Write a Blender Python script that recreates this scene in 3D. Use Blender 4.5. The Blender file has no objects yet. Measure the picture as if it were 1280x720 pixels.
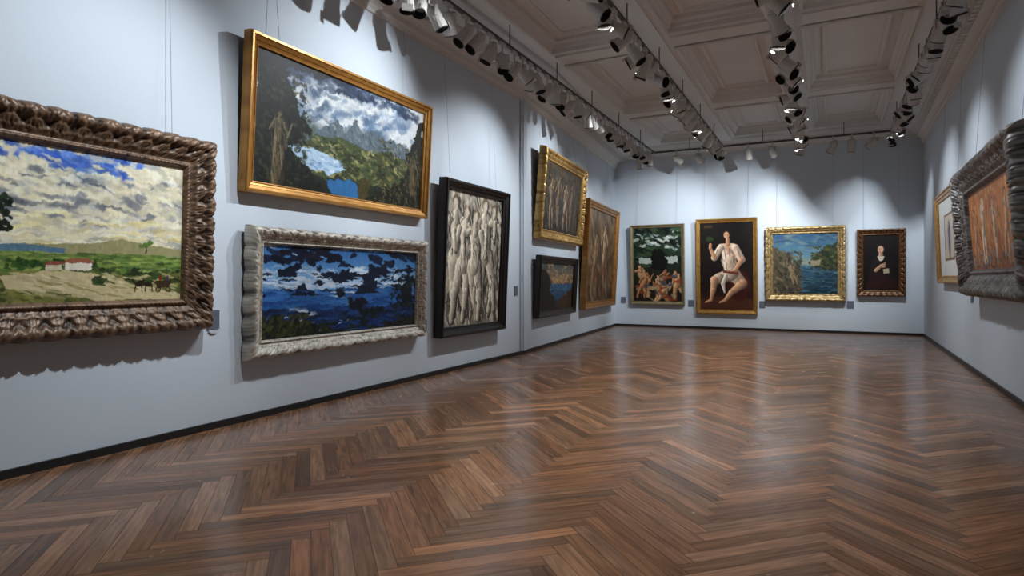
import bpy, bmesh, math, random
import numpy as np
from mathutils import Matrix, Vector
random.seed(7)
sc = bpy.context.scene
try:
    sc.view_settings.view_transform = 'Standard'
    sc.view_settings.look = 'None'
except Exception as e:
    print(e)

# ------------------------------------------------------------ helpers
def lin(c):
    c = np.asarray(c, dtype=float)
    return np.where(c <= 0.04045, c/12.92, ((c+0.055)/1.055)**2.4)

def hx(r, g, b):
    v = lin(np.array([r, g, b])/255.0)
    return (float(v[0]), float(v[1]), float(v[2]), 1.0)

def link(o, parent=None):
    sc.collection.objects.link(o)
    if parent is not None:
        o.parent = parent
    return o

def mesh_obj(name, verts, faces, mat=None, parent=None, cols=None, smooth=False, mw=None):
    me = bpy.data.meshes.new(name)
    me.from_pydata([tuple(v) for v in verts], [], [tuple(f) for f in faces])
    if cols is not None:
        a = me.color_attributes.new('Col', 'FLOAT_COLOR', 'POINT')
        c = np.ones((len(verts), 4), dtype=np.float32)
        c[:, :3] = cols
        a.data.foreach_set('color', c.ravel())
    if smooth:
        me.polygons.foreach_set('use_smooth', [True]*len(me.polygons))
    me.update()
    if mat:
        me.materials.append(mat)
    o = bpy.data.objects.new(name, me)
    if mw is not None:
        o.matrix_world = mw
    return link(o, parent)

def bm_obj(name, bm, mat, parent=None, smooth=False, mat2=None):
    bmesh.ops.recalc_face_normals(bm, faces=bm.faces)
    me = bpy.data.meshes.new(name)
    bm.to_mesh(me); bm.free()
    if smooth:
        me.polygons.foreach_set('use_smooth', [True]*len(me.polygons))
    me.materials.append(mat)
    if mat2: me.materials.append(mat2)
    return link(bpy.data.objects.new(name, me), parent)

def bm_box(bm, x0, x1, y0, y1, z0, z1, m=None):
    vs = [bm.verts.new(Vector(p) if m is None else m @ Vector(p)) for p in
          [(x0,y0,z0),(x1,y0,z0),(x1,y1,z0),(x0,y1,z0),(x0,y0,z1),(x1,y0,z1),(x1,y1,z1),(x0,y1,z1)]]
    for f in [(0,3,2,1),(4,5,6,7),(0,1,5,4),(1,2,6,5),(2,3,7,6),(3,0,4,7)]:
        bm.faces.new([vs[i] for i in f])

def bm_prism(bm, pts, z0, z1):
    lo = [bm.verts.new((x, y, z0)) for x, y in pts]
    hi = [bm.verts.new((x, y, z1)) for x, y in pts]
    n = len(pts)
    bm.faces.new(lo[::-1]); bm.faces.new(hi)
    for i in range(n):
        j = (i+1) % n
        bm.faces.new([lo[i], lo[j], hi[j], hi[i]])

# ------------------------------------------------------------ materials
def new_mat(name):
    m = bpy.data.materials.new(name); m.use_nodes = True
    nt = m.node_tree
    return m, nt, nt.nodes['Principled BSDF']

def mat_plain(name, col, rough=0.6, metal=0.0, nscale=8.0, namt=0.08, bump=0.0, bscale=60.0):
    m, nt, b = new_mat(name)
    tc = nt.nodes.new('ShaderNodeTexCoord')
    n = nt.nodes.new('ShaderNodeTexNoise'); n.inputs['Scale'].default_value = nscale
    n.inputs['Detail'].default_value = 4
    nt.links.new(tc.outputs['Object'], n.inputs['Vector'])
    mx = nt.nodes.new('ShaderNodeMix'); mx.data_type = 'RGBA'
    c = col
    mx.inputs[6].default_value = (c[0]*(1-namt), c[1]*(1-namt), c[2]*(1-namt), 1)
    mx.inputs[7].default_value = (min(1,c[0]*(1+namt)), min(1,c[1]*(1+namt)), min(1,c[2]*(1+namt)), 1)
    nt.links.new(n.outputs['Fac'], mx.inputs[0])
    nt.links.new(mx.outputs[2], b.inputs['Base Color'])
    b.inputs['Roughness'].default_value = rough
    b.inputs['Metallic'].default_value = metal
    if bump > 0:
        n2 = nt.nodes.new('ShaderNodeTexNoise'); n2.inputs['Scale'].default_value = bscale
        nt.links.new(tc.outputs['Object'], n2.inputs['Vector'])
        bp = nt.nodes.new('ShaderNodeBump'); bp.inputs['Strength'].default_value = bump
        bp.inputs['Distance'].default_value = 0.01
        nt.links.new(n2.outputs['Fac'], bp.inputs['Height'])
        nt.links.new(bp.outputs['Normal'], b.inputs['Normal'])
    return m

def mat_attr(name, rough=0.5, metal=0.0, bump=0.2, bscale=80.0, spec=0.5):
    m, nt, b = new_mat(name)
    at = nt.nodes.new('ShaderNodeAttribute'); at.attribute_name = 'Col'
    nt.links.new(at.outputs['Color'], b.inputs['Base Color'])
    b.inputs['Roughness'].default_value = rough
    b.inputs['Metallic'].default_value = metal
    b.inputs['Specular IOR Level'].default_value = spec
    tc = nt.nodes.new('ShaderNodeTexCoord')
    n2 = nt.nodes.new('ShaderNodeTexNoise'); n2.inputs['Scale'].default_value = bscale
    n2.inputs['Detail'].default_value = 3
    nt.links.new(tc.outputs['Object'], n2.inputs['Vector'])
    bp = nt.nodes.new('ShaderNodeBump'); bp.inputs['Strength'].default_value = bump
    bp.inputs['Distance'].default_value = 0.004
    nt.links.new(n2.outputs['Fac'], bp.inputs['Height'])
    nt.links.new(bp.outputs['Normal'], b.inputs['Normal'])
    return m

M_wall = mat_plain('wall_paint', (0.60, 0.675, 0.75), 0.85, 0, 1.2, 0.03, 0.08, 140)
M_ceil = mat_plain('ceiling_plaster', (0.74, 0.73, 0.71), 0.9, 0, 1.5, 0.06, 0.1, 60)
M_corn = mat_plain('cornice_plaster', (0.72, 0.72, 0.71), 0.85, 0, 2.0, 0.06, 0.1, 60)
M_base = mat_plain('baseboard_black', (0.012, 0.011, 0.012), 0.45)
M_canvas = mat_attr('painted_canvas', 0.5, 0, 0.25, 70, 0.25)
M_gilt = mat_attr('gilded_wood', 0.34, 0.45, 0.25, 90)
M_bronze = mat_attr('bronzed_carving', 0.42, 0.2, 0.3, 90)
M_gesso = mat_attr('silvered_gesso', 0.45, 0.12, 0.2, 90)
M_wood = mat_attr('lacquered_wood', 0.4, 0.05, 0.15, 60)
M_rail = mat_plain('track_rail_paint', hx(70,68,66), 0.5)
M_head = mat_plain('spotlight_white_enamel', hx(190,187,182), 0.4)
M_snoot = mat_plain('spotlight_black_snoot', (0.02,0.02,0.02), 0.6)
M_wire = mat_plain('hanging_wire_steel', hx(150,165,190), 0.5, 0.2)
M_label = mat_plain('label_card', hx(96,104,118), 0.6)
M_label2 = mat_plain('label_card_light', hx(190,198,210), 0.6)

# ------------------------------------------------------------ room
Y0, YB = -3.0, 15.9
YJ = 9.18
XL, XLB = -4.43, -5.0
def xr(y): return 1.49 + 0.0213*y
def xl(y): return XL if y <= YJ else XL + (XLB-XL)*(y-YJ)/(YB-YJ)
ZT = 4.85

bm = bmesh.new(); bm_prism(bm, [(XL,Y0),(XL,YJ),(XLB,YB),(-5.5,YB),(-5.5,Y0)], 0, ZT); bm_obj('wall_left', bm, M_wall)
bm = bmesh.new(); bm_prism(bm, [(xr(Y0),Y0),(2.3,Y0),(2.3,YB),(xr(YB),YB)], 0, ZT); bm_obj('wall_right', bm, M_wall)
bm = bmesh.new(); bm_box(bm, -5.5, 2.3, YB, YB+0.3, 0, ZT); bm_obj('wall_back', bm, M_wall)
bm = bmesh.new(); bm_box(bm, -5.5, 2.3, Y0-0.3, Y0, 0, ZT); bm_obj('wall_front', bm, M_wall)

bh, bt = 0.055, 0.022
bm = bmesh.new(); bm_prism(bm, [(XL,Y0),(XL+bt,Y0),(XL+bt,YJ),(XLB+bt,YB),(XLB,YB),(XL,YJ)], 0, bh); bm_obj('baseboard_left', bm, M_base)
bm = bmesh.new(); bm_prism(bm, [(xr(Y0),Y0),(xr(YB),YB),(xr(YB)-bt,YB),(xr(Y0)-bt,Y0)], 0, bh); bm_obj('baseboard_right', bm, M_base)
bm = bmesh.new(); bm_box(bm, XLB+bt, xr(YB)-bt, YB-bt, YB, 0, bh); bm_obj('baseboard_back', bm, M_base)
# pilaster strip at the wall joint
bm = bmesh.new(); bm_box(bm, XL-0.02, XL+0.045, YJ-0.10, YJ+0.02, bh, 4.15)
bm_box(bm, XL-0.02, XL+0.03, YJ-0.16, YJ-0.10, bh, 4.15)
bm_obj('trim_1', bm, M_wall)

# ------------------------------------------------------------ floor (herringbone planks)
def build_floor():
    n, w = 9, 0.086
    rng = np.random.RandomState(3)
    bm = bmesh.new()
    col = bm.loops.layers.float_color.new('Col')
    uvl = bm.loops.layers.uv.new('UVMap')
    g = 0.0010
    c45 = math.sqrt(0.5)
    def to(x, y):
        X = (x - y)*c45*w; Y = (x + y)*c45*w
        return X - 1.6, Y + 6.0
    def plank(x0, y0, lx, ly):
        cx, cy = to(x0+lx/2, y0+ly/2)
        if cx < -5.7 or cx > 2.6 or cy < Y0-0.7 or cy > YB+0.7: return
        gg = g/w
        pts = [(x0+gg,y0+gg),(x0+lx-gg,y0+gg),(x0+lx-gg,y0+ly-gg),(x0+gg,y0+ly-gg)]
        vs = [bm.verts.new((*to(*p), 0.0)) for p in pts]
        f = bm.faces.new(vs)
        r = rng.rand()
        tone = 0.66 + 0.60*rng.rand()**1.3
        if rng.rand() < 0.10: tone *= 1.28
        if rng.rand() < 0.15: tone *= 0.68
        base = np.array([0.272, 0.130, 0.066])*(1-r) + np.array([0.262, 0.152, 0.094])*r
        c = base*tone
        ou, ov = rng.rand()*50, rng.rand()*50
        hor = lx > ly
        for lp, (px, py) in zip(f.loops, pts):
            lp[col] = (c[0], c[1], c[2], 1)
            a, b = ((px-x0), (py-y0)) if hor else ((py-y0), (px-x0))
            lp[uvl].uv = (a*w+ou, b*w+ov)
    R = 300
    for k in range(-R, R):
        for j in range(-18, 19):
            plank(k+2*n*j, k, n, 1)
            plank(k+2*n*j, k-2*n+1, 1, n)
    def cut(co, no):
        bmesh.ops.bisect_plane(bm, geom=bm.verts[:]+bm.edges[:]+bm.faces[:], dist=1e-5,
            plane_co=co, plane_no=no, clear_outer=True)
    cut((0,YB,0),(0,1,0)); cut((0,Y0,0),(0,-1,0))
    cut((xr(0)+0.005,0,0),(1,-0.0213,0)); cut((-5.0,0,0),(-1,0,0))
    vs = [bm.verts.new(p) for p in [(-5.0,Y0,-0.0015),(xr(Y0),Y0,-0.0015),(xr(YB),YB,-0.0015),(-5.0,YB,-0.0015)]]
    f = bm.faces.new(vs)
    for lp in f.loops: lp[col] = (0.02,0.012,0.008,1)
    vs2 = [bm.verts.new((v.co.x, v.co.y, -0.1)) for v in vs]
    f = bm.faces.new(vs2[::-1])
    me = bpy.data.meshes.new('floor'); bm.to_mesh(me); bm.free()
    m, nt, b = new_mat('herringbone_parquet')
    at = nt.nodes.new('ShaderNodeAttribute'); at.attribute_name = 'Col'
    uv = nt.nodes.new('ShaderNodeUVMap'); uv.uv_map = 'UVMap'
    mp = nt.nodes.new('ShaderNodeMapping'); mp.inputs['Scale'].default_value = (2.2, 28, 1)
    nt.links.new(uv.outputs[0], mp.inputs[0])
    n1 = nt.nodes.new('ShaderNodeTexNoise'); n1.inputs['Scale'].default_value = 1.6; n1.inputs['Detail'].default_value = 6
    n1.inputs['Distortion'].default_value = 0.6
    nt.links.new(mp.outputs[0], n1.inputs[0])
    rr = nt.nodes.new('ShaderNodeMapRange'); rr.inputs[1].default_value=0.3; rr.inputs[2].default_value=0.7
    rr.inputs[3].default_value=0.58; rr.inputs[4].default_value=1.4
    nt.links.new(n1.outputs[0], rr.inputs[0])
    mu = nt.nodes.new('ShaderNodeVectorMath'); mu.operation='SCALE'
    nt.links.new(at.outputs['Color'], mu.inputs[0]); nt.links.new(rr.outputs[0], mu.inputs['Scale'])
    nt.links.new(mu.outputs[0], b.inputs['Base Color'])
    tc = nt.nodes.new('ShaderNodeTexCoord')
    n2 = nt.nodes.new('ShaderNodeTexNoise'); n2.inputs['Scale'].default_value = 2.5; n2.inputs['Detail'].default_value=5
    nt.links.new(tc.outputs['Object'], n2.inputs[0])
    r2 = nt.nodes.new('ShaderNodeMapRange'); r2.inputs[1].default_value=0.3; r2.inputs[2].default_value=0.7
    r2.inputs[3].default_value=0.18; r2.inputs[4].default_value=0.28
    nt.links.new(n2.outputs[0], r2.inputs[0]); nt.links.new(r2.outputs[0], b.inputs['Roughness'])
    b.inputs['Specular IOR Level'].default_value = 0.65
    bp = nt.nodes.new('ShaderNodeBump'); bp.inputs['Strength'].default_value=0.08; bp.inputs['Distance'].default_value=0.003
    nt.links.new(n1.outputs[0], bp.inputs['Height']); nt.links.new(bp.outputs[0], b.inputs['Normal'])
    me.materials.append(m)
    link(bpy.data.objects.new('floor', me))
build_floor()

# ------------------------------------------------------------ rectangular moulding sweep
def vnoise(x, y, seed):
    x = np.asarray(x, float); y = np.asarray(y, float)
    xi = np.floor(x).astype(np.int64); yi = np.floor(y).astype(np.int64)
    fx = x-xi; fy = y-yi
    fx = fx*fx*(3-2*fx); fy = fy*fy*(3-2*fy)
    def h(a, b):
        v = np.sin(a*127.1 + b*311.7 + seed*74.7)*43758.5453
        return v-np.floor(v)
    return (h(xi,yi)*(1-fx)+h(xi+1,yi)*fx)*(1-fy) + (h(xi,yi+1)*(1-fx)+h(xi+1,yi+1)*fx)*fy

def fbm(x, y, seed, o=4):
    s = 0; a = 0.5; t = 0
    for i in range(o):
        s = s + a*vnoise(x*2**i, y*2**i, seed+i*13); t += a; a *= 0.55
    return s/t

def sweep(W, H, prof, step=None, scal=0.0, amp=0.0, per=0.12, seed=1, dark=(0.1,0.1,0.1), light=(0.5,0.5,0.5)):
    """prof = [(inset, z)] around a W x H rectangle, mitred corners, optional carving."""
    fw = max(p[0] for p in prof)
    nx = 1 if step is None else max(2, int(W/step)); ny = 1 if step is None else max(2, int(H/step))
    loop = []
    for i in range(nx): loop.append((-1+2*i/nx, -1, (i/nx-0.5)*W, 0))
    for i in range(ny): loop.append((1, -1+2*i/ny, (i/ny-0.5)*H, 10))
    for i in range(nx): loop.append((1-2*i/nx, 1, (i/nx-0.5)*W, 20))
    for i in range(ny): loop.append((-1, 1-2*i/ny, (i/ny-0.5)*H, 30))
    L = np.array(loop); M = len(loop); K = len(prof)
    V = np.zeros((M, K, 3)); C = np.zeros((M, K, 3))
    dark = np.array(dark); light = np.array(light)
    s = L[:, 2]; side = L[:, 3]
    ph = s/per; a = ph-np.floor(ph)-0.5
    leaf = np.sqrt(np.clip(1-(a/0.5)**2, 0, 1))
    for k, (t, z) in enumerate(prof):
        q = t/fw
        nz = fbm(s/per*3+side*7.3, np.full_like(s, q*7), seed, 3)
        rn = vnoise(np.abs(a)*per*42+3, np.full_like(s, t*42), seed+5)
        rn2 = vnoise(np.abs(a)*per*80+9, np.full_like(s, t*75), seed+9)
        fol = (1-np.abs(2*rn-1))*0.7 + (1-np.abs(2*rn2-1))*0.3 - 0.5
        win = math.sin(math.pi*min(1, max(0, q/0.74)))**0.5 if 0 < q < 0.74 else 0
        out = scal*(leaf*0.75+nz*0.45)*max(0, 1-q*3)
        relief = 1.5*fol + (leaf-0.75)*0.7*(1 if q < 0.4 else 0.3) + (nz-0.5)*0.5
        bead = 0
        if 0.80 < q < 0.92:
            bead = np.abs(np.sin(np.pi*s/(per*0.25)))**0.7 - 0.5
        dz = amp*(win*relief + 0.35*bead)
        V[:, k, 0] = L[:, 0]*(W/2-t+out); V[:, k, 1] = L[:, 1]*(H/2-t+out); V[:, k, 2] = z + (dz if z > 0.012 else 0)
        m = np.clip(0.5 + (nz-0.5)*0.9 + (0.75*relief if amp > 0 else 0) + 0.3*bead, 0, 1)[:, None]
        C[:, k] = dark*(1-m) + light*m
    faces = []
    for i in range(M):
        j = (i+1) % M
        for k in range(K-1):
            faces.append((i*K+k, j*K+k, j*K+k+1, i*K+k+1))
    return V.reshape(-1, 3), faces, C.reshape(-1, 3)

# ------------------------------------------------------------ ceiling
ZB, ZP = 4.55, 4.72
def build_ceiling():
    bm = bmesh.new()
    bm_box(bm, -5.5, 2.3, Y0-0.3, YB+0.3, ZP, ZP+0.2)
    xe = [(-3.65,-2.35),(-1.95,-0.70),(-0.30,1.0)]
    ys = [(-2.6,1.3),(1.9,4.9),(5.5,8.5),(9.1,12.1),(12.7,15.2)]
    bm_prism(bm, [(XL,Y0),(-3.65,Y0),(-3.65,YB),(XLB,YB),(XL,YJ)], ZB, ZP)
    bm_prism(bm, [(1.0,Y0),(xr(Y0),Y0),(xr(YB),YB),(1.0,YB)], ZB, ZP)
    for a, b in [(-2.35,-1.95),(-0.70,-0.30)]:
        bm_box(bm, a, b, Y0, YB, ZB, ZP)
        bm_box(bm, a+0.09, b-0.09, Y0, YB, ZB-0.03, ZB)
    edges = [(Y0,-2.6),(1.3,1.9),(4.9,5.5),(8.5,9.1),(12.1,12.7),(15.2,YB)]
    for a, b in edges:
        for x0, x1 in xe:
            bm_box(bm, x0, x1, a, b, ZB+0.01, ZP)
            if b-a < 0.65 and a > 0:
                bm_box(bm, x0, x1, a+0.14, b-0.14, ZB-0.02, ZB+0.01)
    for x0, x1 in xe:
        for y0, y1 in ys:
            W, H = x1-x0, y1-y0
            cx, cy = (x0+x1)/2, (y0+y1)/2
            for prof in ([(-0.03,ZB),(-0.03,ZB-0.02),(-0.01,ZB-0.035),(0.02,ZB-0.02),(0.03,ZB+0.04),(0.06,ZB+0.05),(0.07,ZB+0.09),(0.11,ZB+0.12),(0.12,ZP)],
                         [(0.22,ZP),(0.22,ZP-0.025),(0.235,ZP-0.04),(0.26,ZP-0.04),(0.275,ZP-0.02),(0.30,ZP-0.02),(0.30,ZP)]):
                V, F, _ = sweep(W, H, prof)
                vs = [bm.verts.new((v[0]+cx, v[1]+cy, v[2])) for v in V]
                for f in F: bm.faces.new([vs[i] for i in f])
    bm_obj('ceiling', bm, M_ceil)
build_ceiling()

def cornice(name, path, prof, dent=None, mat=M_corn):
    """path: list of ((x,y),(nx,ny)); prof: (offset from wall, z)"""
    bm = bmesh.new()
    rings = []
    for (x, y), (nx, ny) in path:
        rings.append([bm.verts.new((x+nx*o, y+ny*o, z)) for o, z in prof])
    for a, b in zip(rings[:-1], rings[1:]):
        for k in range(len(prof)-1):
            bm.faces.new([a[k], b[k], b[k+1], a[k+1]])
    if dent:
        o0, o1, z0, z1, wd, gap = dent
        for ((ax, ay), n), ((bx, by), _) in zip(path[:-1], path[1:]):
            L = math.hypot(bx-ax, by-ay); d = ((bx-ax)/L, (by-ay)/L)
            s = 0.05
            while s+wd < L:
                P = [(s,o0),(s+wd,o0),(s+wd,o1),(s,o1)]
                bm_prism(bm, [(ax+d[0]*p+n[0]*o, ay+d[1]*p+n[1]*o) for p, o in P], z0, z1)
                s += wd+gap
    bm_obj(name, bm, mat)
prof = [(0,4.10),(0.035,4.10),(0.035,4.14),(0.06,4.16),(0.06,4.22),(0.09,4.25),(0.17,4.28),(0.17,4.34),(0.30,4.36),(0.30,4.40),(0.40,4.42),(0.50,4.48),(0.55,4.50),(0.55,4.55)]
dn = (0.17,0.27,4.285,4.355,0.07,0.06)
cornice('trim_2', [((XL,Y0),(1,0)),((XL,YJ),(1,0)),((XLB,YB),(1,0))], prof, dn)
cornice('trim_3', [((xr(Y0),Y0),(-1,0)),((xr(YB),YB),(-1,0))], [(o*0.75, z) for o, z in prof], (0.13,0.20,4.285,4.355,0.07,0.06))
profb = [(0,4.30),(0.03,4.30),(0.03,4.34),(0.08,4.38),(0.14,4.40),(0.14,4.45),(0.26,4.47),(0.34,4.53),(0.36,4.55)]
cornice('trim_4', [((XLB,YB),(0,-1)),((xr(YB),YB),(0,-1))], profb, (0.14,0.22,4.40,4.46,0.07,0.06))

# ------------------------------------------------------------ painter
class Art:
    def __init__(s, asp, n=230):
        s.asp = asp
        s.ny = int(n/math.sqrt(max(asp, 0.5))*1.0); s.nx = int(s.ny*asp)
        s.U, s.V = np.meshgrid(np.linspace(0, 1, s.nx), np.linspace(0, 1, s.ny))
        s.X = s.U*asp; s.Y = s.V
        s.c = np.zeros((s.ny, s.nx, 3)); s.sd = 1
    def N(s, fx, fy=None, seed=None, o=4):
        s.sd += 1
        return fbm(s.X*fx, s.Y*(fy or fx), (seed or s.sd), o)
    def mix(s, m, col):
        m = np.clip(m, 0, 1)[..., None]
        s.c = s.c*(1-m) + np.array(col, float)*m
    def grad(s, stops):
        vs = [a for a, _ in stops]
        for i in range(3):
            s.c[..., i] = np.interp(s.V, vs, [c[i] for _, c in stops])
    def th(s, n, lo, hi): return np.clip((n-lo)/(hi-lo), 0, 1)
    def smear(s, amp=0.02, f=18):
        """drag the wet paint about so that edges become ragged and brushy"""
        for ff, aa in ((f, amp), (f*2.6, amp*0.55)):
            dx = (s.N(ff, ff*1.5, None, 2)-0.5)*2*aa; dy = (s.N(ff*1.2, ff, None, 2)-0.5)*2*aa*0.8
            j = np.clip(((s.X+dx)/s.asp*(s.nx-1)).round().astype(int), 0, s.nx-1)
            i = np.clip(((s.Y+dy)*(s.ny-1)).round().astype(int), 0, s.ny-1)
            s.c = s.c[i, j]
    def warp(s, r, f=8):
        if r <= 0: return s.X, s.Y
        return s.X + (s.N(f, f, None, 3)-0.5)*r, s.Y + (s.N(f, f, None, 3)-0.5)*r
    def ell(s, u, v, rx, ry, col, rot=0, soft=0.25, rough=0.0, a=1, f=10):
        X, Y = s.warp(rough, f)
        dx = X-u*s.asp; dy = Y-v
        c, si = math.cos(rot), math.sin(rot)
        d = np.sqrt(((dx*c+dy*si)/rx)**2 + ((-dx*si+dy*c)/ry)**2)
        s.mix(np.clip((1-d)/soft, 0, 1)*a, col)
    def poly(s, pts, col, rough=0.0, a=1, f=10):
        X, Y = s.warp(rough, f)
        ins = np.zeros(X.shape, bool); n = len(pts)
        P = [(p[0]*s.asp, p[1]) for p in pts]
        for i in range(n):
            x1, y1 = P[i]; x2, y2 = P[(i+1) % n]
            if y1 == y2: continue
            c = ((y1 > Y) != (y2 > Y)) & (X < (x2-x1)*(Y-y1)/(y2-y1)+x1)
            ins ^= c
        s.mix(ins*a*1.0, col)
    def limb(s, pts, col, sh=0.45, a=1, edge=0.2):
        col = np.array(col, float)
        for (u1, v1, r1), (u2, v2, r2) in zip(pts[:-1], pts[1:]):
            x1, x2 = u1*s.asp, u2*s.asp
            dx, dy = x2-x1, v2-v1; L2 = dx*dx+dy*dy+1e-9
            t = np.clip(((s.X-x1)*dx+(s.Y-v1)*dy)/L2, 0, 1)
            ex = s.X-(x1+t*dx); ey = s.Y-(v1+t*dy)
            r = r1+(r2-r1)*t
            d = np.sqrt(ex*ex+ey*ey)/r
            m = np.clip((1-d)/edge, 0, 1)*a
            shade = 1 + sh*(-(ex*0.75+ey*0.45)/r) - sh*0.25
            cc = np.clip(col*shade[..., None], 0, 255)
            s.c = s.c*(1-m[..., None]) + cc*m[..., None]
    def dabs(s, n, box, cols, ln, wd, ang=0, av=0.4, a=0.8, seed=0, soft=3):
        r = np.random.RandomState(seed+5)
        for _ in range(n):
            u = r.uniform(box[0], box[2]); v = r.uniform(box[1], box[3])
            l = ln*r.uniform(0.5, 1.4); w = wd*r.uniform(0.5, 1.4); an = ang+r.uniform(-av, av)
            col = np.array(cols[r.randint(len(cols))], float)*r.uniform(0.85, 1.12)
            R = max(l, w)
            i0 = max(0, int((v-R)*s.ny)); i1 = min(s.ny, int((v+R)*s.ny)+2)
            j0 = max(0, int((u-R/s.asp)*s.nx)); j1 = min(s.nx, int((u+R/s.asp)*s.nx)+2)
            if i1 <= i0 or j1 <= j0: continue
            dx = s.X[i0:i1, j0:j1]-u*s.asp; dy = s.Y[i0:i1, j0:j1]-v
            c, si = math.cos(an), math.sin(an)
            d = ((dx*c+dy*si)/l)**2+((-dx*si+dy*c)/w)**2
            m = (np.clip((1-d)*soft, 0, 1)*a)[..., None]
            s.c[i0:i1, j0:j1] = s.c[i0:i1, j0:j1]*(1-m)+np.clip(col, 0, 255)*m
    def fig(s, u, v, h, col, seed=0, lean=0.0, hair=(40,28,20), sh=0.5, w=1.0):
        """standing or leaning painted figure, v = top of head, h = height"""
        r = np.random.RandomState(seed)
        k = 1/s.asp
        def P(dx, dy, rr): return (u+(dx*h+lean*dy*h)*k, v+dy*h, rr*h*w)
        a1, a2 = r.uniform(-0.13, 0.13), r.uniform(-0.13, 0.13)
        s.limb([P(-0.05,0.5,0.075), P(-0.07+a1*0.6,0.74,0.05), P(-0.06+a1,0.97,0.03)], col, sh)
        s.limb([P(0.05,0.5,0.075), P(0.07+a2*0.6,0.74,0.05), P(0.05+a2,0.97,0.03)], col, sh)
        s.limb([P(0,0.2,0.095), P(0.01,0.36,0.08), P(0,0.5,0.09)], col, sh)
        s.limb([P(0,0.1,0.03), P(0,0.2,0.05)], col, sh)
        ex = r.uniform(0.1, 0.2)
        s.limb([P(-0.1,0.2,0.04), P(-ex,0.36+r.uniform(-0.2,0.05),0.03), P(-ex+r.uniform(-0.08,0.18),0.45+r.uniform(-0.4,0.1),0.022)], col, sh)
        s.limb([P(0.1,0.2,0.04), P(ex,0.36+r.uniform(-0.2,0.05),0.03), P(ex-r.uniform(-0.08,0.18),0.45+r.uniform(-0.4,0.1),0.022)], col, sh)
        x, y, _ = P(0, 0.055, 0)
        s.ell(x, y-0.012*h, 0.052*h*w, 0.062*h, hair, soft=0.3)
        s.ell(x, y+0.008*h, 0.040*h*w, 0.052*h, col, soft=0.3)
    def grain(s, amt=10, f=60):
        n = (s.N(f, f*0.5, None, 2)-0.5)*2*amt
        s.c = np.clip(s.c+n[..., None], 0, 255)

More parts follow.
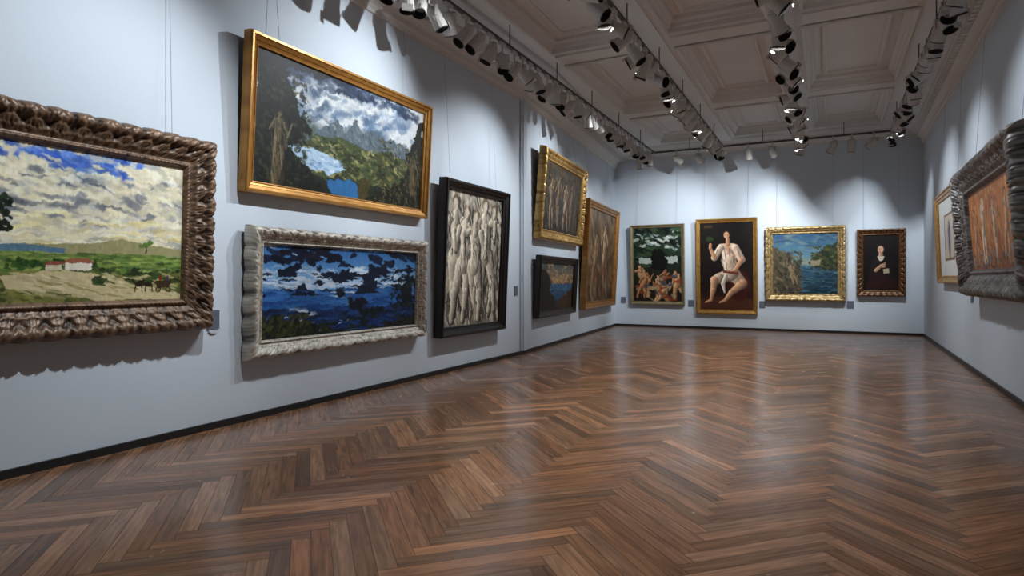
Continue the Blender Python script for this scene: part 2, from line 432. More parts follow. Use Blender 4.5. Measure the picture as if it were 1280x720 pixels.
def art_farm(A):   # broad cloudscape over fields
    A.grad([(0,(120,160,215)),(0.3,(170,196,220)),(0.62,(232,230,196)),(0.64,(140,160,120)),(0.75,(120,150,70)),(1,(70,85,35))])
    n = A.N(4.2, 7, 3, 5)
    sky = (A.V < 0.64)*1.0
    A.mix(A.th(n, 0.34, 0.46)*sky, (236,232,208))
    n2 = A.N(5, 10, 9, 5)
    A.mix(A.th(n2, 0.50, 0.66)*sky*0.75, (150,156,162))
    A.mix(A.th(A.N(4.5,9,12,5), 0.50, 0.62)*sky*0.8, (248,240,198))
    A.dabs(320, (0,0.02,1,0.55), [(240,234,206),(224,218,190),(250,244,214),(190,192,190)], 0.07, 0.024, 0.1, 0.4, 0.6, 1, 1.5)
    A.dabs(60, (0.25,0.12,1,0.5), [(118,124,134),(144,148,154),(104,112,126)], 0.08, 0.022, 0.05, 0.25, 0.75, 2, 1.2)
    A.dabs(50, (0.25,0.01,0.80,0.13), [(62,104,200),(90,134,222),(50,88,180)], 0.06, 0.024, 0.2, 0.3, 0.85, 3, 1.3)
    A.dabs(70, (0,0.03,1,0.3), [(246,240,214),(236,228,196)], 0.06, 0.022, 0.3, 0.5, 0.7, 33, 1.5)
    A.dabs(120, (0,0.42,1,0.62), [(246,236,190),(234,220,160),(238,234,210)], 0.11, 0.015, 0, 0.1, 0.8, 4, 1.5)
    A.smear(0.024, 14)
    A.poly([(0.2,0.66),(0.3,0.63),(0.45,0.625),(0.62,0.60),(0.72,0.565),(0.8,0.59),(1,0.63),(1,0.68),(0.2,0.68)], (160,156,112), 0.02)
    A.poly([(0,0.64),(0.35,0.63),(0.5,0.65),(0.5,0.68),(0,0.68)], (92,128,150), 0.01)
    A.dabs(420, (0,0.68,1,0.80), [(110,140,66),(134,158,74),(88,118,58),(160,174,96),(74,98,50)], 0.07, 0.011, 0.02, 0.12, 0.85, 5)
    A.dabs(420, (0,0.80,1,1), [(126,128,62),(90,98,46),(154,150,84),(64,74,40),(130,132,74)], 0.06, 0.014, 0.15, 0.3, 0.8, 6)
    A.poly([(0.28,0.83),(0.5,0.79),(0.62,0.81),(0.74,0.88),(1,0.96),(1,1),(0.62,1),(0.45,0.93),(0.3,0.91)], (208,194,150), 0.03)
    A.dabs(120, (0.35,0.82,0.95,0.97), [(218,206,164),(190,176,132),(212,198,154),(150,142,92)], 0.06, 0.01, 0.25, 0.15, 0.7, 8)
    A.dabs(60, (0.3,0.72,0.62,0.79), [(36,70,30),(52,88,36)], 0.02, 0.014, 0, 0.5, 0.95, 9)
    A.dabs(40, (0.62,0.78,1,0.88), [(50,72,34),(66,86,40),(38,48,28)], 0.04, 0.014, 0, 0.4, 0.85, 29)
    A.poly([(0.50,0.74),(0.60,0.73),(0.60,0.79),(0.50,0.79)], (236,230,212)); A.poly([(0.49,0.745),(0.51,0.715),(0.59,0.71),(0.61,0.74)], (160,96,72))
    A.poly([(0.43,0.755),(0.49,0.75),(0.49,0.79),(0.43,0.79)], (214,204,176)); A.poly([(0.42,0.76),(0.44,0.735),(0.49,0.735),(0.50,0.755)], (140,82,64))
    for u, v, r in [(0.83,0.60,0.022),(0.85,0.585,0.022),(0.81,0.61,0.016),(0.73,0.79,0.022),(0.66,0.70,0.018),(0.40,0.70,0.02)]:
        A.ell(u, v, r*1.2, r, (100,130,60), rough=0.02)
    A.limb([(0.83,0.60,0.004),(0.83,0.66,0.005)], (70,60,40), 0)
    for u in (0.80,0.845):
        A.ell(u, 0.885, 0.030, 0.020, (42,28,20), rough=0.012); A.limb([(u-0.014,0.89,0.006),(u-0.016,0.94,0.004)], (38,24,18), 0); A.limb([(u+0.014,0.89,0.006),(u+0.016,0.94,0.004)], (38,24,18), 0)
        A.limb([(u-0.014,0.885,0.010),(u-0.026,0.852,0.009)], (44,28,20), 0)
    A.poly([(0.875,0.86),(0.955,0.855),(0.945,0.91),(0.885,0.912)], (62,44,28))
    for u in (0.89,0.94):
        A.ell(u,0.925,0.024,0.024,(34,24,18)); A.ell(u,0.925,0.015,0.015,(150,140,90))
    A.ell(0.90,0.838,0.014,0.026,(130,50,34)); A.ell(0.935,0.84,0.012,0.022,(60,60,90))
    A.dabs(260, (0,0.34,0.31,0.55), [(22,34,26),(34,52,34),(14,22,18)], 0.022, 0.014, 0.6, 1.0, 0.95, 10)
    A.limb([(0.17,0.75,0.02),(0.17,0.5,0.012)], (30,26,20), 0.2)
    A.smear(0.006, 40); A.grain(12)

def art_valley(A):
    A.grad([(0,(60,76,100)),(0.25,(106,126,152)),(0.5,(80,94,88)),(1,(24,28,18))])
    sky = np.clip((0.48-A.V)/0.08, 0, 1)
    A.mix(A.th(A.N(3,5,5,5),0.38,0.55)*sky, (140,156,176)); A.mix(A.th(A.N(3.4,6,8,5),0.47,0.60)*sky, (206,212,214))
    A.dabs(90,(0.18,0.08,0.78,0.32),[(196,204,208),(160,176,194),(220,222,220)],0.09,0.028,-0.3,0.5,0.6,2,1.2)
    A.dabs(60,(0.1,0.0,0.95,0.12),[(34,46,68),(50,66,92)],0.10,0.03,0.1,0.4,0.7,3,1.3)
    A.dabs(40,(0.1,0.16,0.85,0.4),[(86,112,144),(110,134,160),(70,92,120)],0.10,0.028,-0.3,0.3,0.6,13,1.2)
    A.smear(0.03, 9)
    A.poly([(0.25,0.55),(0.32,0.46),(0.36,0.42),(0.42,0.34),(0.46,0.43),(0.52,0.30),(0.57,0.41),(0.62,0.33),(0.68,0.43),(0.76,0.36),(0.86,0.42),(1,0.46),(1,0.7),(0.25,0.7)], (88,102,112), 0.05)
    A.dabs(90,(0.34,0.38,0.85,0.52),[(112,126,132),(64,76,84),(136,144,140)],0.04,0.012,1.0,0.5,0.6,14,1.5)
    A.poly([(0.2,0.62),(0.33,0.52),(0.45,0.50),(0.6,0.55),(0.75,0.50),(0.9,0.56),(1,0.52),(1,0.85),(0.2,0.85)], (66,76,50), 0.06)
    A.dabs(460,(0.25,0.53,1,0.85),[(92,100,54),(54,62,38),(122,122,72),(36,42,28),(72,82,48),(164,158,108),(40,46,32)],0.05,0.013,0.15,0.6,0.75,4,1.6)
    A.poly([(0.14,0.66),(0.3,0.65),(0.42,0.69),(0.47,0.77),(0.38,0.84),(0.24,0.80)], (168,194,216), 0.06)
    A.dabs(50,(0.2,0.68,0.44,0.80),[(196,212,228),(136,168,200),(110,148,188)],0.05,0.01,0.1,0.2,0.8,5,1.5)
    A.poly([(0.36,0.87),(0.5,0.84),(0.58,0.92),(0.61,1),(0.40,1)], (46,102,154), 0.05)
    A.mix(A.th(A.N(7,7,21,4)-np.abs(A.V-0.95)*0.6, 0.40, 0.50)*(A.V>0.80)*(A.U>0.55), (66,60,34))
    A.poly([(0,0),(0.18,0),(0.13,0.10),(0.16,0.20),(0.22,0.30),(0.21,0.42),(0.27,0.52),(0.22,0.60),(0.16,0.68),(0.28,0.84),(0.38,1),(0,1)], (24,28,24), 0.12, f=14)
    A.poly([(1,0.05),(0.96,0.12),(0.93,0.2),(0.94,0.32),(0.88,0.45),(0.90,0.6),(0.84,0.74),(0.74,0.86),(0.66,0.94),(0.60,1),(1,1)], (27,27,21), 0.12, f=14)
    A.poly([(0,0),(0.5,0),(0.3,0.05),(0,0.1)], (24,28,36), 0.08)
    A.dabs(260,(0,0.1,0.26,1),[(44,50,33),(30,36,28),(62,64,42),(18,20,18)],0.028,0.014,0.5,1.2,0.7,6,1.6)
    A.dabs(300,(0.66,0.4,1,1),[(52,56,36),(34,36,28),(86,80,48),(108,98,56),(22,24,19)],0.028,0.012,0.5,1.2,0.7,7,1.6)
    A.smear(0.016, 22)
    A.limb([(0.115,0.54,0.05),(0.115,0.75,0.06),(0.12,0.97,0.085)],(92,82,60),0.8)
    A.fig(0.115,0.42,0.46,(104,94,70),4,0.02,(56,48,36),0.7)
    A.dabs(60,(0.08,0.5,0.155,1),[(60,54,38),(106,96,70),(40,38,28)],0.05,0.008,1.5,0.2,0.6,16)
    A.ell(0.93,0.70,0.05,0.20,(84,74,50),rough=0.08); A.dabs(60,(0.88,0.5,0.98,0.95),[(108,96,64),(50,46,34)],0.04,0.010,1.4,0.3,0.7,17)
    A.smear(0.006, 40); A.grain(10)

def art_bluewater(A):
    A.grad([(0,(48,98,158)),(0.22,(78,132,186)),(0.38,(140,178,212)),(0.5,(60,110,172)),(0.6,(32,78,140)),(0.75,(24,50,92)),(1,(24,36,34))])
    m = np.exp(-((A.V-0.36)/0.10)**2)
    A.mix(A.th(A.N(2.0,9,4,5)+m*0.25-0.12,0.46,0.58), (190,208,228))
    A.dabs(120,(0,0.22,0.9,0.48),[(206,220,234),(136,176,214),(84,134,190)],0.16,0.015,0.03,0.12,0.7,1,1.5)
    A.dabs(170,(0,0.48,1,0.72),[(40,96,164),(56,116,184),(28,72,134)],0.18,0.016,0.02,0.08,0.8,12,1.5)
    A.mix(A.th(A.N(3.2,6.5,31,4),0.52,0.555)*(A.V<0.34)*1.0,(14,24,46))
    A.mix(A.th(A.N(3.6,11,37,4),0.56,0.59)*(A.V>0.30)*(A.V<0.55)*1.0,(16,28,50))
    A.dabs(34,(0,0.02,1,0.20),[(12,22,46),(20,34,64),(10,16,34)],0.13,0.040,0.05,0.3,0.95,2)
    A.dabs(30,(0.1,0.28,0.95,0.50),[(14,24,44),(22,36,58)],0.10,0.013,0.02,0.15,0.92,3)
    A.dabs(160,(0,0.70,1,0.92),[(20,44,88),(30,64,116),(14,28,54)],0.14,0.018,-0.02,0.1,0.85,4)
    A.ell(0.56,0.66,0.20,0.08,(12,20,30),rough=0.12); A.ell(0.66,0.76,0.28,0.06,(12,22,28),rough=0.10); A.ell(0.92,0.55,0.14,0.20,(14,24,34),rough=0.14)
    A.ell(0.44,0.54,0.10,0.035,(16,28,40),rough=0.06)
    A.dabs(60,(0.8,0.35,1,0.75),[(12,20,30),(26,38,40)],0.05,0.026,0.4,0.6,0.9,15)
    A.dabs(150,(0,0.86,1,1),[(36,44,26),(20,28,24),(14,20,24)],0.08,0.028,-0.1,0.3,0.9,6)
    A.dabs(110,(0,0.76,0.26,1),[(48,54,28),(28,34,22),(68,68,38),(18,24,22)],0.05,0.026,-0.4,0.5,0.9,7)
    A.dabs(26,(0.35,0.86,0.9,0.98),[(16,42,98),(22,56,116)],0.12,0.016,0,0.15,0.9,8); A.smear(0.022, 14); A.grain(10)

def art_palefigures(A):
    A.grad([(0,(152,148,136)),(0.5,(172,164,146)),(1,(142,132,110))])
    A.dabs(300,(0,0,1,1),[(196,190,174),(118,112,102),(166,156,136),(72,68,66),(208,198,176)],0.09,0.02,1.3,0.5,0.8,1,1.6)
    A.dabs(70,(0,0,1,1),[(48,44,44),(34,30,32),(66,60,56)],0.07,0.011,1.4,0.5,0.9,2)
    for i,(u,v,h,l) in enumerate([(0.15,0.04,0.9,0.06),(0.85,0.05,0.9,-0.05),(0.34,0.10,0.88,-0.06),(0.67,0.02,0.9,0.05),(0.5,0.12,0.86,0.0)]):
        A.fig(u+0.012,v+0.006,h,(60,54,52),i+20,l,(60,52,46),0.3,1.25)
        A.fig(u,v,h,(210,199,178),i+20,l,(116,96,74),0.6,1.05)
    A.dabs(120,(0,0.1,1,1),[(218,208,188),(142,130,114),(184,172,148)],0.06,0.011,1.5,0.4,0.6,3,1.6)
    A.dabs(60,(0,0,1,1),[(52,48,48)],0.05,0.006,1.3,0.7,0.9,4); A.smear(0.009, 14); A.grain(12)

def art_group(A):
    A.grad([(0,(66,54,38)),(0.5,(48,40,32)),(1,(32,25,20))])
    A.dabs(220,(0,0,1,1),[(82,70,50),(44,36,30),(100,88,64),(28,23,20),(70,78,78)],0.09,0.03,0.8,0.9,0.7,1,1.5)
    for i,(u,v,h,l) in enumerate([(0.2,0.2,0.78,0.1),(0.4,0.12,0.82,-0.05),(0.58,0.2,0.76,0.1),(0.78,0.1,0.85,-0.1),(0.9,0.3,0.66,0)]):
        A.fig(u,v,h,[(136,114,86),(112,92,70),(148,128,100),(104,82,58),(88,72,56)][i],i+3,l,(34,24,18),0.7,1.15)
    A.dabs(60,(0.1,0.35,0.9,0.9),[(84,42,30),(54,60,74),(96,84,64),(40,32,26)],0.08,0.03,1.2,0.6,0.6,2,1.5); A.smear(0.010, 12); A.grain(8)

def art_coast(A):
    A.grad([(0,(54,66,76)),(0.25,(120,110,90)),(0.42,(180,134,80)),(0.46,(56,96,130)),(0.7,(36,76,116)),(1,(36,28,22))])
    A.dabs(140,(0,0,1,0.45),[(80,82,82),(150,124,88),(56,64,76),(186,150,100)],0.1,0.03,0.1,0.3,0.7,1,1.5)
    A.dabs(100,(0,0.48,1,0.75),[(46,92,138),(30,66,104),(80,126,156)],0.1,0.014,0,0.1,0.8,2,1.5)
    A.poly([(0,0.1),(0.2,0.2),(0.34,0.42),(0.3,0.6),(0.45,0.8),(0.5,1),(0,1)],(30,24,20),0.1)
    A.poly([(1,0.55),(0.8,0.66),(0.62,0.8),(0.5,1),(1,1)],(66,42,24),0.1)
    A.dabs(120,(0,0.4,1,1),[(40,32,24),(78,50,30),(24,20,18)],0.05,0.02,0.4,0.7,0.7,3); A.smear(0.016, 14); A.grain(8)

def art_brownnude(A):
    A.grad([(0,(110,88,62)),(0.5,(86,66,46)),(1,(62,44,32))])
    A.dabs(200,(0,0,1,1),[(118,94,64),(70,55,40),(136,114,82),(50,38,28)],0.1,0.04,1.0,0.8,0.6,1,1.5)
    A.fig(0.62,0.12,0.8,(170,142,108),8,0.05,(60,40,26),0.6,1.2); A.fig(0.32,0.25,0.7,(138,108,76),5,-0.05,(50,34,22),0.6,1.2)
    A.dabs(40,(0.1,0.6,0.9,1),[(100,54,34),(126,106,80)],0.1,0.04,0.9,0.5,0.6,2,1.5); A.smear(0.010, 12); A.grain(8)

def art_bathers(A):
    A.grad([(0,(60,86,74)),(0.3,(44,62,48)),(0.55,(28,34,26)),(1,(30,22,16))])
    A.dabs(60,(0.05,0.05,0.95,0.3),[(206,214,206),(160,180,176),(84,116,110)],0.06,0.022,0.2,0.5,0.9,1,1.6)
    A.dabs(160,(0,0.0,1,0.5),[(22,36,28),(34,52,36),(14,20,18),(56,76,50)],0.07,0.03,0.6,1.0,0.85,2)
    A.dabs(26,(0.05,0.08,0.95,0.30),[(196,204,196),(150,170,166)],0.05,0.018,0.1,0.4,0.9,21,1.6)
    A.poly([(0.1,0.42),(0.9,0.38),(0.95,0.47),(0.1,0.5)],(170,182,172),0.05)
    A.poly([(0.4,0.32),(0.62,0.3),(0.75,0.5),(0.6,0.62),(0.4,0.55)],(12,14,14),0.08)
    A.limb([(0.45,0.3,0.02),(0.5,0.5,0.035)],(16,16,16),0.1)
    A.smear(0.02, 16)
    for i,(u,v,h,l) in enumerate([(0.12,0.5,0.45,0.3),(0.3,0.6,0.36,-0.3),(0.5,0.64,0.34,0.4),(0.68,0.56,0.4,-0.2),(0.86,0.58,0.4,0.2),(0.4,0.72,0.3,0.8),(0.78,0.74,0.3,-0.8)]):
        A.fig(u,v,h,[(186,140,100),(166,112,76),(196,156,114),(146,100,66)][i%4],i+30,l,(46,28,18),0.6,1.3)
    A.dabs(30,(0.05,0.65,0.95,0.98),[(136,60,38),(60,70,90),(160,136,98)],0.05,0.02,0.4,0.8,0.8,3); A.smear(0.008, 24); A.grain(6)

def art_seatedman(A):
    A.grad([(0,(20,15,14)),(0.7,(26,17,14)),(1,(60,32,22))])
    A.ell(0.5,0.95,0.5,0.12,(76,42,28),rough=0.06); A.ell(0.74,0.72,0.15,0.2,(58,22,18),rough=0.04)
    A.poly([(0.08,0.03),(0.24,0.03),(0.24,0.06),(0.08,0.06)],(60,44,30))
    A.ell(0.18,0.20,0.04,0.035,(42,60,30),rough=0.05)
    sk=(214,160,120); sh=(232,204,178)
    A.limb([(0.64,0.60,0.085),(0.80,0.70,0.062)],(196,168,142),0.6); A.limb([(0.80,0.70,0.055),(0.60,0.80,0.038),(0.48,0.89,0.022)],sk,0.6)
    A.limb([(0.56,0.60,0.08),(0.36,0.64,0.066),(0.28,0.66,0.056)],(206,180,154),0.6)
    A.limb([(0.28,0.66,0.046),(0.25,0.78,0.036),(0.21,0.89,0.020)],sk,0.6); A.limb([(0.21,0.89,0.019),(0.11,0.915,0.012)],sk,0.5)
    A.limb([(0.48,0.89,0.019),(0.38,0.915,0.012)],sk,0.5)
    A.limb([(0.53,0.31,0.078),(0.57,0.44,0.084),(0.60,0.57,0.086)],sh,0.6)
    A.limb([(0.41,0.275,0.038),(0.63,0.275,0.038)],sh,0.3)
    A.limb([(0.40,0.285,0.042),(0.28,0.40,0.042)],sh,0.5); A.limb([(0.28,0.40,0.028),(0.20,0.29,0.018),(0.205,0.25,0.018)],sk,0.4)
    A.limb([(0.67,0.29,0.044),(0.79,0.43,0.044)],sh,0.5); A.limb([(0.79,0.43,0.030),(0.66,0.55,0.022),(0.56,0.58,0.02)],sk,0.4)
    A.poly([(0.47,0.245),(0.59,0.245),(0.53,0.36)],sk)
    A.limb([(0.53,0.19,0.022),(0.53,0.25,0.026)],sk,0.4)
    A.ell(0.53,0.130,0.048,0.052,(36,22,16)); A.ell(0.505,0.145,0.035,0.046,(220,168,130),soft=0.3)
    A.ell(0.48,0.14,0.006,0.004,(40,24,20)); A.ell(0.525,0.14,0.006,0.004,(40,24,20)); A.ell(0.50,0.170,0.010,0.004,(160,80,66)); A.ell(0.54,0.155,0.014,0.028,(180,124,96),a=0.6)
    for a,b in (((0.47,0.30),(0.52,0.55)),((0.56,0.30),(0.58,0.5)),((0.62,0.33),(0.64,0.52)),((0.40,0.60),(0.56,0.64)),((0.34,0.68),(0.50,0.66)),((0.68,0.62),(0.78,0.70)),((0.34,0.31),(0.30,0.38)),((0.72,0.33),(0.78,0.42))):
        A.limb([(a[0],a[1],0.007),(b[0],b[1],0.004)],(150,112,90),0.2,0.8)
    A.limb([(0.46,0.56,0.016),(0.70,0.58,0.018)],(120,60,44),0.3)
    A.limb([(0.50,0.60,0.022),(0.44,0.70,0.026),(0.47,0.80,0.01)],(232,214,196),0.5)
    A.dabs(40,(0.42,0.30,0.70,0.55),[(246,226,206),(206,166,138)],0.03,0.006,1.2,0.4,0.5,4); A.grain(4)

def art_duskriver(A):
    A.grad([(0,(50,84,116)),(0.35,(86,128,146)),(0.5,(140,146,126)),(0.55,(60,98,118)),(1,(28,44,50))])
    A.dabs(90,(0,0,1,0.4),[(56,92,124),(90,124,136),(44,70,100),(120,134,128)],0.09,0.026,0.05,0.2,0.6,1,1.2)
    A.poly([(0,0.2),(0.08,0.22),(0.1,0.3),(0.28,0.34),(0.3,0.5),(0.42,0.55),(0.5,0.7),(0.46,1),(0,1)],(80,72,56),0.07)
    A.dabs(220,(0,0.28,0.46,1),[(94,86,66),(54,52,46),(118,108,82),(42,42,38),(76,72,52)],0.05,0.017,1.2,0.8,0.7,2,1.6)
    A.poly([(0.55,0.48),(0.68,0.36),(0.8,0.24),(1,0.14),(1,0.62),(0.7,0.58)],(46,56,38),0.1)
    A.dabs(130,(0.6,0.22,1,0.6),[(54,64,38),(34,42,30),(84,84,48)],0.03,0.018,0.5,1,0.85,3)
    A.poly([(0.6,0.45),(0.74,0.43),(0.74,0.53),(0.6,0.53)],(140,130,108),0.02)
    A.dabs(110,(0.46,0.58,1,1),[(40,76,104),(28,56,76),(74,110,124),(20,40,46)],0.07,0.014,0,0.15,0.7,4,1.5)
    A.fig(0.28,0.5,0.34,(136,118,92),3,0.2,(60,50,40),0.4,1.2); A.smear(0.014, 16); A.grain(6)

def art_portrait(A):
    A.grad([(0,(20,15,14)),(1,(14,10,10))])
    A.limb([(0.52,0.50,0.16),(0.5,0.95,0.26)],(30,20,19),0.4); A.ell(0.55,0.9,0.3,0.2,(48,20,18),rough=0.05,a=0.7)
    A.limb([(0.50,0.32,0.034),(0.50,0.40,0.044)],(190,150,122),0.4)
    A.ell(0.52,0.245,0.078,0.09,(34,20,16)); A.ell(0.49,0.26,0.056,0.078,(206,162,132),soft=0.3)
    A.ell(0.455,0.25,0.010,0.006,(40,24,20)); A.ell(0.52,0.25,0.010,0.006,(40,24,20)); A.limb([(0.48,0.26,0.005),(0.475,0.28,0.007)],(180,128,102),0.3); A.ell(0.48,0.305,0.016,0.006,(150,70,60))
    A.poly([(0.40,0.38),(0.61,0.38),(0.56,0.45),(0.50,0.47),(0.45,0.45)],(200,188,172),0.02)
    A.limb([(0.36,0.64,0.035),(0.50,0.56,0.03),(0.55,0.54,0.026)],(186,144,116),0.4)
    for i in range(4): A.limb([(0.55,0.53+i*0.018,0.010),(0.63,0.50+i*0.026,0.007)],(194,150,122),0.3)
    A.poly([(0.56,0.62),(0.72,0.60),(0.74,0.68),(0.58,0.70)],(170,156,130),0.01); A.grain(4)

def art_mat(A):
    A.c[:] = (214,216,214)
    A.poly([(0.26,0.2),(0.74,0.2),(0.74,0.8),(0.26,0.8)],(120,96,70)); A.poly([(0.29,0.23),(0.71,0.23),(0.71,0.77),(0.29,0.77)],(196,186,170))
    A.ell(0.5,0.5,0.2,0.24,(150,160,176)); A.fig(0.5,0.3,0.5,(120,84,64),3,0,(50,34,26),0.4,1.3); A.grain(4)

def art_orange(A):
    A.grad([(0,(180,110,60)),(0.5,(192,126,70)),(1,(140,80,44))])
    A.dabs(260,(0,0,1,1),[(196,134,74),(160,94,54),(210,160,100),(130,76,48),(180,112,68)],0.1,0.035,0.9,0.9,0.7,1,1.5)
    A.dabs(60,(0,0.75,1,1),[(90,96,110),(70,60,60),(150,140,130)],0.1,0.03,0,0.4,0.7,2)
    A.fig(0.30,0.10,0.84,(216,192,168),3,0.0,(120,70,40),0.5,1.25); A.fig(0.52,0.18,0.78,(206,172,142),6,0.06,(90,54,34),0.5,1.25)
    A.fig(0.75,0.14,0.82,(194,150,114),9,-0.06,(80,44,28),0.5,1.2); A.fig(0.12,0.24,0.7,(186,140,104),12,0.05,(80,44,28),0.5,1.2); A.smear(0.010, 14); A.grain(8)

# ------------------------------------------------------------ framed paintings
def prof_plain(fw, dp):
    return [(0.0,0.0),(0.0,dp*0.82),(fw*0.08,dp),(fw*0.26,dp),(fw*0.34,dp*0.86),(fw*0.60,dp*0.72),(fw*0.66,dp*0.60),(fw*0.84,dp*0.52),(fw*0.88,dp*0.60),(fw*0.96,dp*0.58),(fw,dp*0.35)]
def prof_ornate(fw, dp):
    q = [(0,0),(0,0.35),(0.02,0.62),(0.05,0.80),(0.09,0.92),(0.13,0.98),(0.17,1.0),(0.21,0.99),(0.25,0.95),(0.29,0.89),(0.33,0.82),(0.37,0.77),(0.41,0.74),(0.45,0.72),(0.49,0.70),(0.53,0.68),(0.57,0.65),(0.61,0.61),(0.65,0.57),(0.69,0.52),(0.73,0.48),(0.78,0.46),(0.81,0.53),(0.84,0.58),(0.87,0.59),(0.90,0.56),(0.93,0.48),(0.96,0.40),(1.0,0.30)]
    return [(a*fw, b*dp) for a, b in q]

def painting(name, wall, s0, s1, z0, z1, artf, fw, dp, dark, light, ornate=True, scal=0.02, amp=0.02, per=0.12,
             tilt=2.5, seed=1, mat=None, gap=0.012, res=250, wires=True, step=0.009):
    W, H = abs(s1-s0), z1-z0
    if wall == 'L':   c = Vector((XL, (s0+s1)/2, 0)); R = Vector((0,1,0)); N = Vector((1,0,0))
    elif wall == 'L2':
        y = (s0+s1)/2; c = Vector((xl(y), y, 0)); R = Vector((XLB-XL, YB-YJ, 0)).normalized(); N = Vector((R.y, -R.x, 0))
    elif wall == 'B': c = Vector(((s0+s1)/2, YB, 0)); R = Vector((1,0,0)); N = Vector((0,-1,0))
    else:
        y = (s0+s1)/2; c = Vector((xr(y), y, 0)); R = Vector((-0.0213,-1,0)).normalized(); N = Vector((R.y, -R.x, 0))
    U = Vector((0,0,1))
    m = Matrix(((R.x,U.x,N.x,c.x),(R.y,U.y,N.y,c.y),(R.z,U.z,N.z,z0),(0,0,0,1)))
    m = m @ Matrix.Translation((0,0,gap)) @ Matrix.Rotation(math.radians(tilt), 4, 'X') @ Matrix.Translation((0,H/2,0))
    e = bpy.data.objects.new(name, None); e.empty_display_size = 0.2
    sc.collection.objects.link(e); e.matrix_world = m
    pf = (prof_ornate if ornate else prof_plain)(fw, dp)
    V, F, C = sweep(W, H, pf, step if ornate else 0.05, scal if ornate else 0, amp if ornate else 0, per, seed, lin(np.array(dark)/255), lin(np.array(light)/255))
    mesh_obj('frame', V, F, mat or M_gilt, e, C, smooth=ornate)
    bm = bmesh.new(); bm_box(bm, -W/2+0.02, W/2-0.02, -H/2+0.02, H/2-0.02, 0.002, dp*0.22); bm_obj('backing_board', bm, M_base, e)
    cw, ch = W-2*fw+0.01, H-2*fw+0.01
    A = Art(cw/ch, res); artf(A)
    col = lin(np.clip(A.c, 0, 255)/255).reshape(-1, 3)
    xs = (A.U-0.5)*cw; ys = (0.5-A.V)*ch
    zz = np.full_like(xs, dp*0.34)
    V = np.stack([xs, ys, zz], -1).reshape(-1, 3)
    ny, nx = A.ny, A.nx
    idx = np.arange(nx*ny).reshape(ny, nx)
    Fq = np.stack([idx[1:, :-1], idx[1:, 1:], idx[:-1, 1:], idx[:-1, :-1]], -1).reshape(-1, 4)
    mesh_obj('canvas', V.tolist(), Fq.tolist(), M_canvas, e, col)
    if wires:
        bm = bmesh.new(); mi = m.inverted()
        for sx in (-W*0.36, W*0.36):
            a = m @ Vector((sx, H/2-0.03, 0.01)); b = Vector((a.x, a.y, 4.12))
            b = b - N*((b-c).dot(N)-0.02)
            d = (b-a); L = d.length
            q = d.to_track_quat('Z','Y').to_matrix().to_4x4()
            bmesh.ops.create_cone(bm, cap_ends=True, segments=6, radius1=0.0022, radius2=0.0022, depth=L, matrix=mi @ Matrix.Translation((a+b)/2) @ q)
        bm_obj('hanging_wires', bm, M_wire, e)
    return e

GD, GL = (110,72,28), (214,166,84)
painting('framed_farmland_landscape_painting','L',1.25,3.29,0.84,2.26,art_farm,0.225,0.14,(18,12,9),(128,102,80),True,0.026,0.024,0.15,2.0,3,mat=M_bronze,res=360)
painting('framed_mountain_valley_painting','L',3.63,6.28,1.945,3.29,art_valley,0.105,0.10,(124,80,32),(200,146,70),False,tilt=3.4,seed=4,res=380)
painting('framed_lake_landscape_painting','L',3.70,6.19,0.555,1.635,art_bluewater,0.125,0.12,(90,86,80),(204,198,184),True,0.034,0.018,0.19,2.0,5,mat=M_gesso,res=360,wires=False)
painting('framed_group_of_figures_painting','L',6.54,8.27,0.47,2.49,art_palefigures,0.125,0.13,(16,12,12),(30,23,21),False,tilt=2.5,seed=6,mat=M_wood,res=280)
painting('framed_dark_figures_painting','L2',9.60,12.2,1.93,3.45,art_group,0.17,0.13,(82,56,24),(206,166,96),True,0.03,0.022,0.16,4.5,7,step=0.014)
painting('framed_coastal_sunset_painting','L2',9.56,11.8,0.55,1.63,art_coast,0.12,0.11,(20,15,13),(50,38,30),False,tilt=3,seed=8,mat=M_wood,wires=False)
painting('framed_brown_figure_painting','L2',12.4,15.3,0.57,2.93,art_brownnude,0.16,0.13,(110,72,32),(190,136,72),False,tilt=3,seed=9)
painting('framed_forest_bathers_painting','B',-4.57,-3.19,0.58,2.61,art_bathers,0.08,0.08,(110,98,72),(176,160,122),False,tilt=2,seed=10)
painting('framed_seated_man_painting','B',-2.91,-1.49,0.38,2.69,art_seatedman,0.10,0.08,GD,GL,False,tilt=2,seed=11,res=300)
painting('framed_river_landscape_painting','B',-1.295,0.335,0.735,2.41,art_duskriver,0.15,0.11,(90,70,40),(200,172,118),True,0.03,0.022,0.16,2,12,step=0.014)
painting('framed_portrait_painting','B',0.575,1.49,0.85,2.31,art_portrait,0.13,0.10,(44,26,18),(120,84,54),True,0.012,0.015,0.12,2,13,step=0.014)
painting('framed_oval_miniature_picture','R',12.8,10.5,1.15,2.60,art_mat,0.12,0.09,(140,98,50),(214,170,104),False,tilt=2,seed=14)
painting('framed_orange_figures_painting','R',9.6,6.5,1.05,2.50,art_orange,0.28,0.20,(24,23,25),(142,138,134),True,0.045,0.032,0.22,4,15,mat=M_bronze)

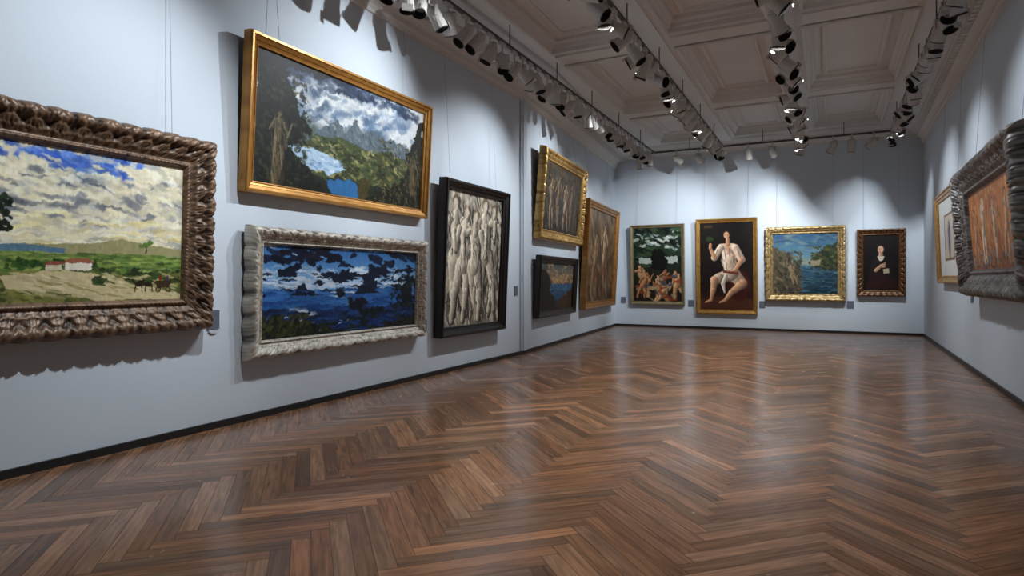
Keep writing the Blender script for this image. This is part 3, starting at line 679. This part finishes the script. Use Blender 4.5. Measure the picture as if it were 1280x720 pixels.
# ------------------------------------------------------------ wall labels
def label(P, N, w=0.11, h=0.15, mat=M_label):
    N = Vector(N).normalized(); U = Vector((0,0,1)); R = U.cross(N)
    m = Matrix(((R.x,U.x,N.x,P[0]),(R.y,U.y,N.y,P[1]),(R.z,U.z,N.z,P[2]),(0,0,0,1)))
    bm = bmesh.new(); bm_box(bm, -w/2, w/2, -h/2, h/2, 0, 0.012, m)
    bm_box(bm, -w/2+0.012, w/2-0.012, h/2-0.03, h/2-0.018, 0.012, 0.0135, m)
    bm_obj('wall_label', bm, mat)
for y, z in ((3.40,0.88),(6.34,0.64),(8.87,1.03)): label((XL,y,z),(1,0,0))
label((XL,3.40,0.79),(1,0,0),0.08,0.02,M_label2)
for x, z in ((-4.78,0.68),(-3.05,0.62),(-1.39,0.62),(0.45,0.65)): label((x,YB,z),(0,-1,0),0.13,0.16)
label((xr(10.1),10.1,0.98),(-1,0,0),0.13,0.16)

# ------------------------------------------------------------ spotlight tracks
ZR = 4.26
def add_head(bm, x, y, tgt, drop=0.0, sc_=1.06):
    c = Vector((x, y, ZR-0.20-drop))
    d = (Vector(tgt)-c).normalized()
    q = d.to_track_quat('Z','Y').to_matrix().to_4x4()
    S = Matrix.Scale(sc_, 4)
    M = Matrix.Translation(c) @ q @ S
    bm_box(bm, x-0.02, x+0.02, y-0.07, y+0.07, ZR-0.055, ZR-0.012)
    bmesh.ops.create_cone(bm, cap_ends=True, segments=8, radius1=0.011, radius2=0.011, depth=0.10+drop, matrix=Matrix.Translation((x,y,ZR-0.09-drop/2)))
    yaw = math.atan2(d.y, d.x)
    Q = Matrix.Translation(c) @ Matrix.Rotation(yaw, 4, 'Z') @ S
    bm_box(bm, -0.015,0.015,-0.080,0.080,0.074,0.086,Q)
    bm_box(bm, -0.015,0.015,-0.082,-0.072,-0.015,0.086,Q)
    bm_box(bm, -0.015,0.015,0.072,0.082,-0.015,0.086,Q)
    def cyl(r1, r2, z0, z1, seg=14, cap=True):
        return bmesh.ops.create_cone(bm, cap_ends=cap, segments=seg, radius1=r1, radius2=r2, depth=z1-z0, matrix=M @ Matrix.Translation((0,0,(z0+z1)/2)))
    cyl(0.066,0.066,-0.05,0.055); cyl(0.050,0.062,-0.085,-0.05); cyl(0.034,0.034,-0.115,-0.085)
    # black inner anti-glare snoot and white outer collar
    r = cyl(0.066,0.070,0.056,0.150,16,False)
    for v in r['verts']:
        for f in v.link_faces: f.material_index = 1
    r = cyl(0.069,0.074,0.050,0.138,16,False)
    bm_box(bm, -0.05,0.05,0.076,0.081,0.11,0.18,M)
    return c + d*0.066*sc_

def spot(pos, tgt, power, ang, blend=1.0, col=(0.91,0.955,1.0), parent=None, size=0.02):
    l = bpy.data.lights.new('lamp', 'SPOT'); l.energy = power; l.spot_size = math.radians(ang); l.spot_blend = blend
    l.color = col; l.shadow_soft_size = size
    o = bpy.data.objects.new('lamp', l)
    o.location = pos; o.rotation_euler = (Vector(tgt)-Vector(pos)).to_track_quat('-Z','Y').to_euler()
    return link(o, parent)

XT = [-3.73, -2.15, -0.50, 1.15]
K = 1.5
lamps = {
 1: [(3.2,(XL,2.2,1.8),250,80),(5.7,(XL,4.9,2.8),230,76),(5.0,(XL,4.2,1.2),100,62),(7.2,(XL,6.2,1.9),70,64),(8.4,(XL,7.6,2.1),240,74),
     (10.6,(-4.5,10.2,2.6),200,76),(12.6,(-4.7,12.3,1.9),160,76),(14.0,(-4.85,14.0,1.8),130,70),(13.2,(-3.9,YB,2.2),260,70)],
 2: [(13.1,(-2.2,YB,2.2),270,70),(13.3,(-0.5,YB,2.2),250,70),(6.9,(xr(7),7.3,1.9),120,76),(9.6,(xr(10),9.9,1.9),140,76),(12.0,(xr(12),12.2,1.9),140,76)],
 3: [(13.4,(1.0,YB,1.9),200,68)],
 0: [],
}
fill_floods = {1: ((1.8,105),(4.3,150),(6.4,180),(9.4,180),(11.6,170)), 2: ((1.0,85),(3.9,140),(5.8,170),(7.9,180),(10.8,180),(14.2,130))}  # downlights added to the rails as fill to brighten the floor
rng = random.Random(11)
for i, x in enumerate(XT):
    bm = bmesh.new()
    y0, y1 = 0.5, 14.9
    bm_box(bm, x-0.02, x+0.02, y0, y1, ZR-0.015, ZR+0.02)
    yy = y0+0.4
    while yy < y1:
        zt = ZB-0.03 if i in (1,2) else ZB
        bmesh.ops.create_cone(bm, cap_ends=True, segments=6, radius1=0.008, radius2=0.008, depth=zt-ZR-0.02, matrix=Matrix.Translation((x,yy,(zt+ZR+0.02)/2)))
        yy += 1.6
    rail = bm_obj('spotlight_track', bm, M_rail)
    bm = bmesh.new()
    used = []
    for (y, t, p, a) in lamps[i]:
        pos = add_head(bm, x, y, t); used.append(y)
        spot(pos, t, p*K, a, parent=rail)
    for y, p in fill_floods.get(i, ()):
        t = (-1.4+(x+1.4)*0.5, y+0.3, 0)
        pos = add_head(bm, x, y, t); used.append(y)
        spot(pos, t, p, 92, 1.0, (1.0,0.96,0.90), rail, 0.03)  # added warm fill aimed at the floor, not a picture accent
    yy = y0+0.2
    while yy < y1-0.1:
        if all(abs(yy-u) > 0.17 for u in used):
            if i == 0: t = (XL+rng.uniform(-0.2,1.6), yy+rng.uniform(-1.2,1.2), rng.uniform(1.2,3.6))
            elif i == 3: t = (xr(yy)+rng.uniform(-2.0,0.2), yy+rng.uniform(-1.0,1.0), rng.uniform(1.2,3.6))
            else: t = (x+rng.choice((-1,1))*rng.uniform(0.6,2.5), yy+rng.uniform(-1.5,1.5), rng.uniform(1.5,3.6))
            add_head(bm, x, yy, t, rng.uniform(0,0.06))
        yy += rng.uniform(0.22,0.38)
    bm_obj('spotlight_heads', bm, M_head, rail, mat2=M_snoot)
bm = bmesh.new(); yb = 14.95
bm_box(bm, -4.3, 1.4, yb-0.02, yb+0.02, ZR-0.015, ZR+0.02)
for xx in (-4.0,-2.9,-1.3,0.3,1.2):
    bmesh.ops.create_cone(bm, cap_ends=True, segments=6, radius1=0.008, radius2=0.008, depth=ZB-ZR-0.02, matrix=Matrix.Translation((xx,yb,(ZB+ZR+0.02)/2)))
rail = bm_obj('spotlight_track', bm, M_rail)
bm = bmesh.new()
for xx in (-4.1,-3.2,-2.7,-1.6,-1.1,0.1,0.45,0.85):
    add_head(bm, xx, yb, (xx+rng.uniform(-1.2,1.2), YB, rng.uniform(1.5,3.4)))
bm_obj('spotlight_heads', bm, M_head, rail, mat2=M_snoot)

# ------------------------------------------------------------ world + camera
w = bpy.data.worlds.new('world'); sc.world = w; w.use_nodes = True
w.node_tree.nodes['Background'].inputs[0].default_value = (0.5,0.6,0.8,1)
w.node_tree.nodes['Background'].inputs[1].default_value = 0.05

cam = bpy.data.cameras.new('camera'); co = bpy.data.objects.new('camera', cam)
sc.collection.objects.link(co)
cam.sensor_width = 36; cam.lens = 780/1280*36; cam.shift_y = -10/1280
cam.clip_start = 0.05
co.location = (0,0,1.2); co.rotation_euler = (math.pi/2, 0, math.radians(26.86))
sc.camera = co
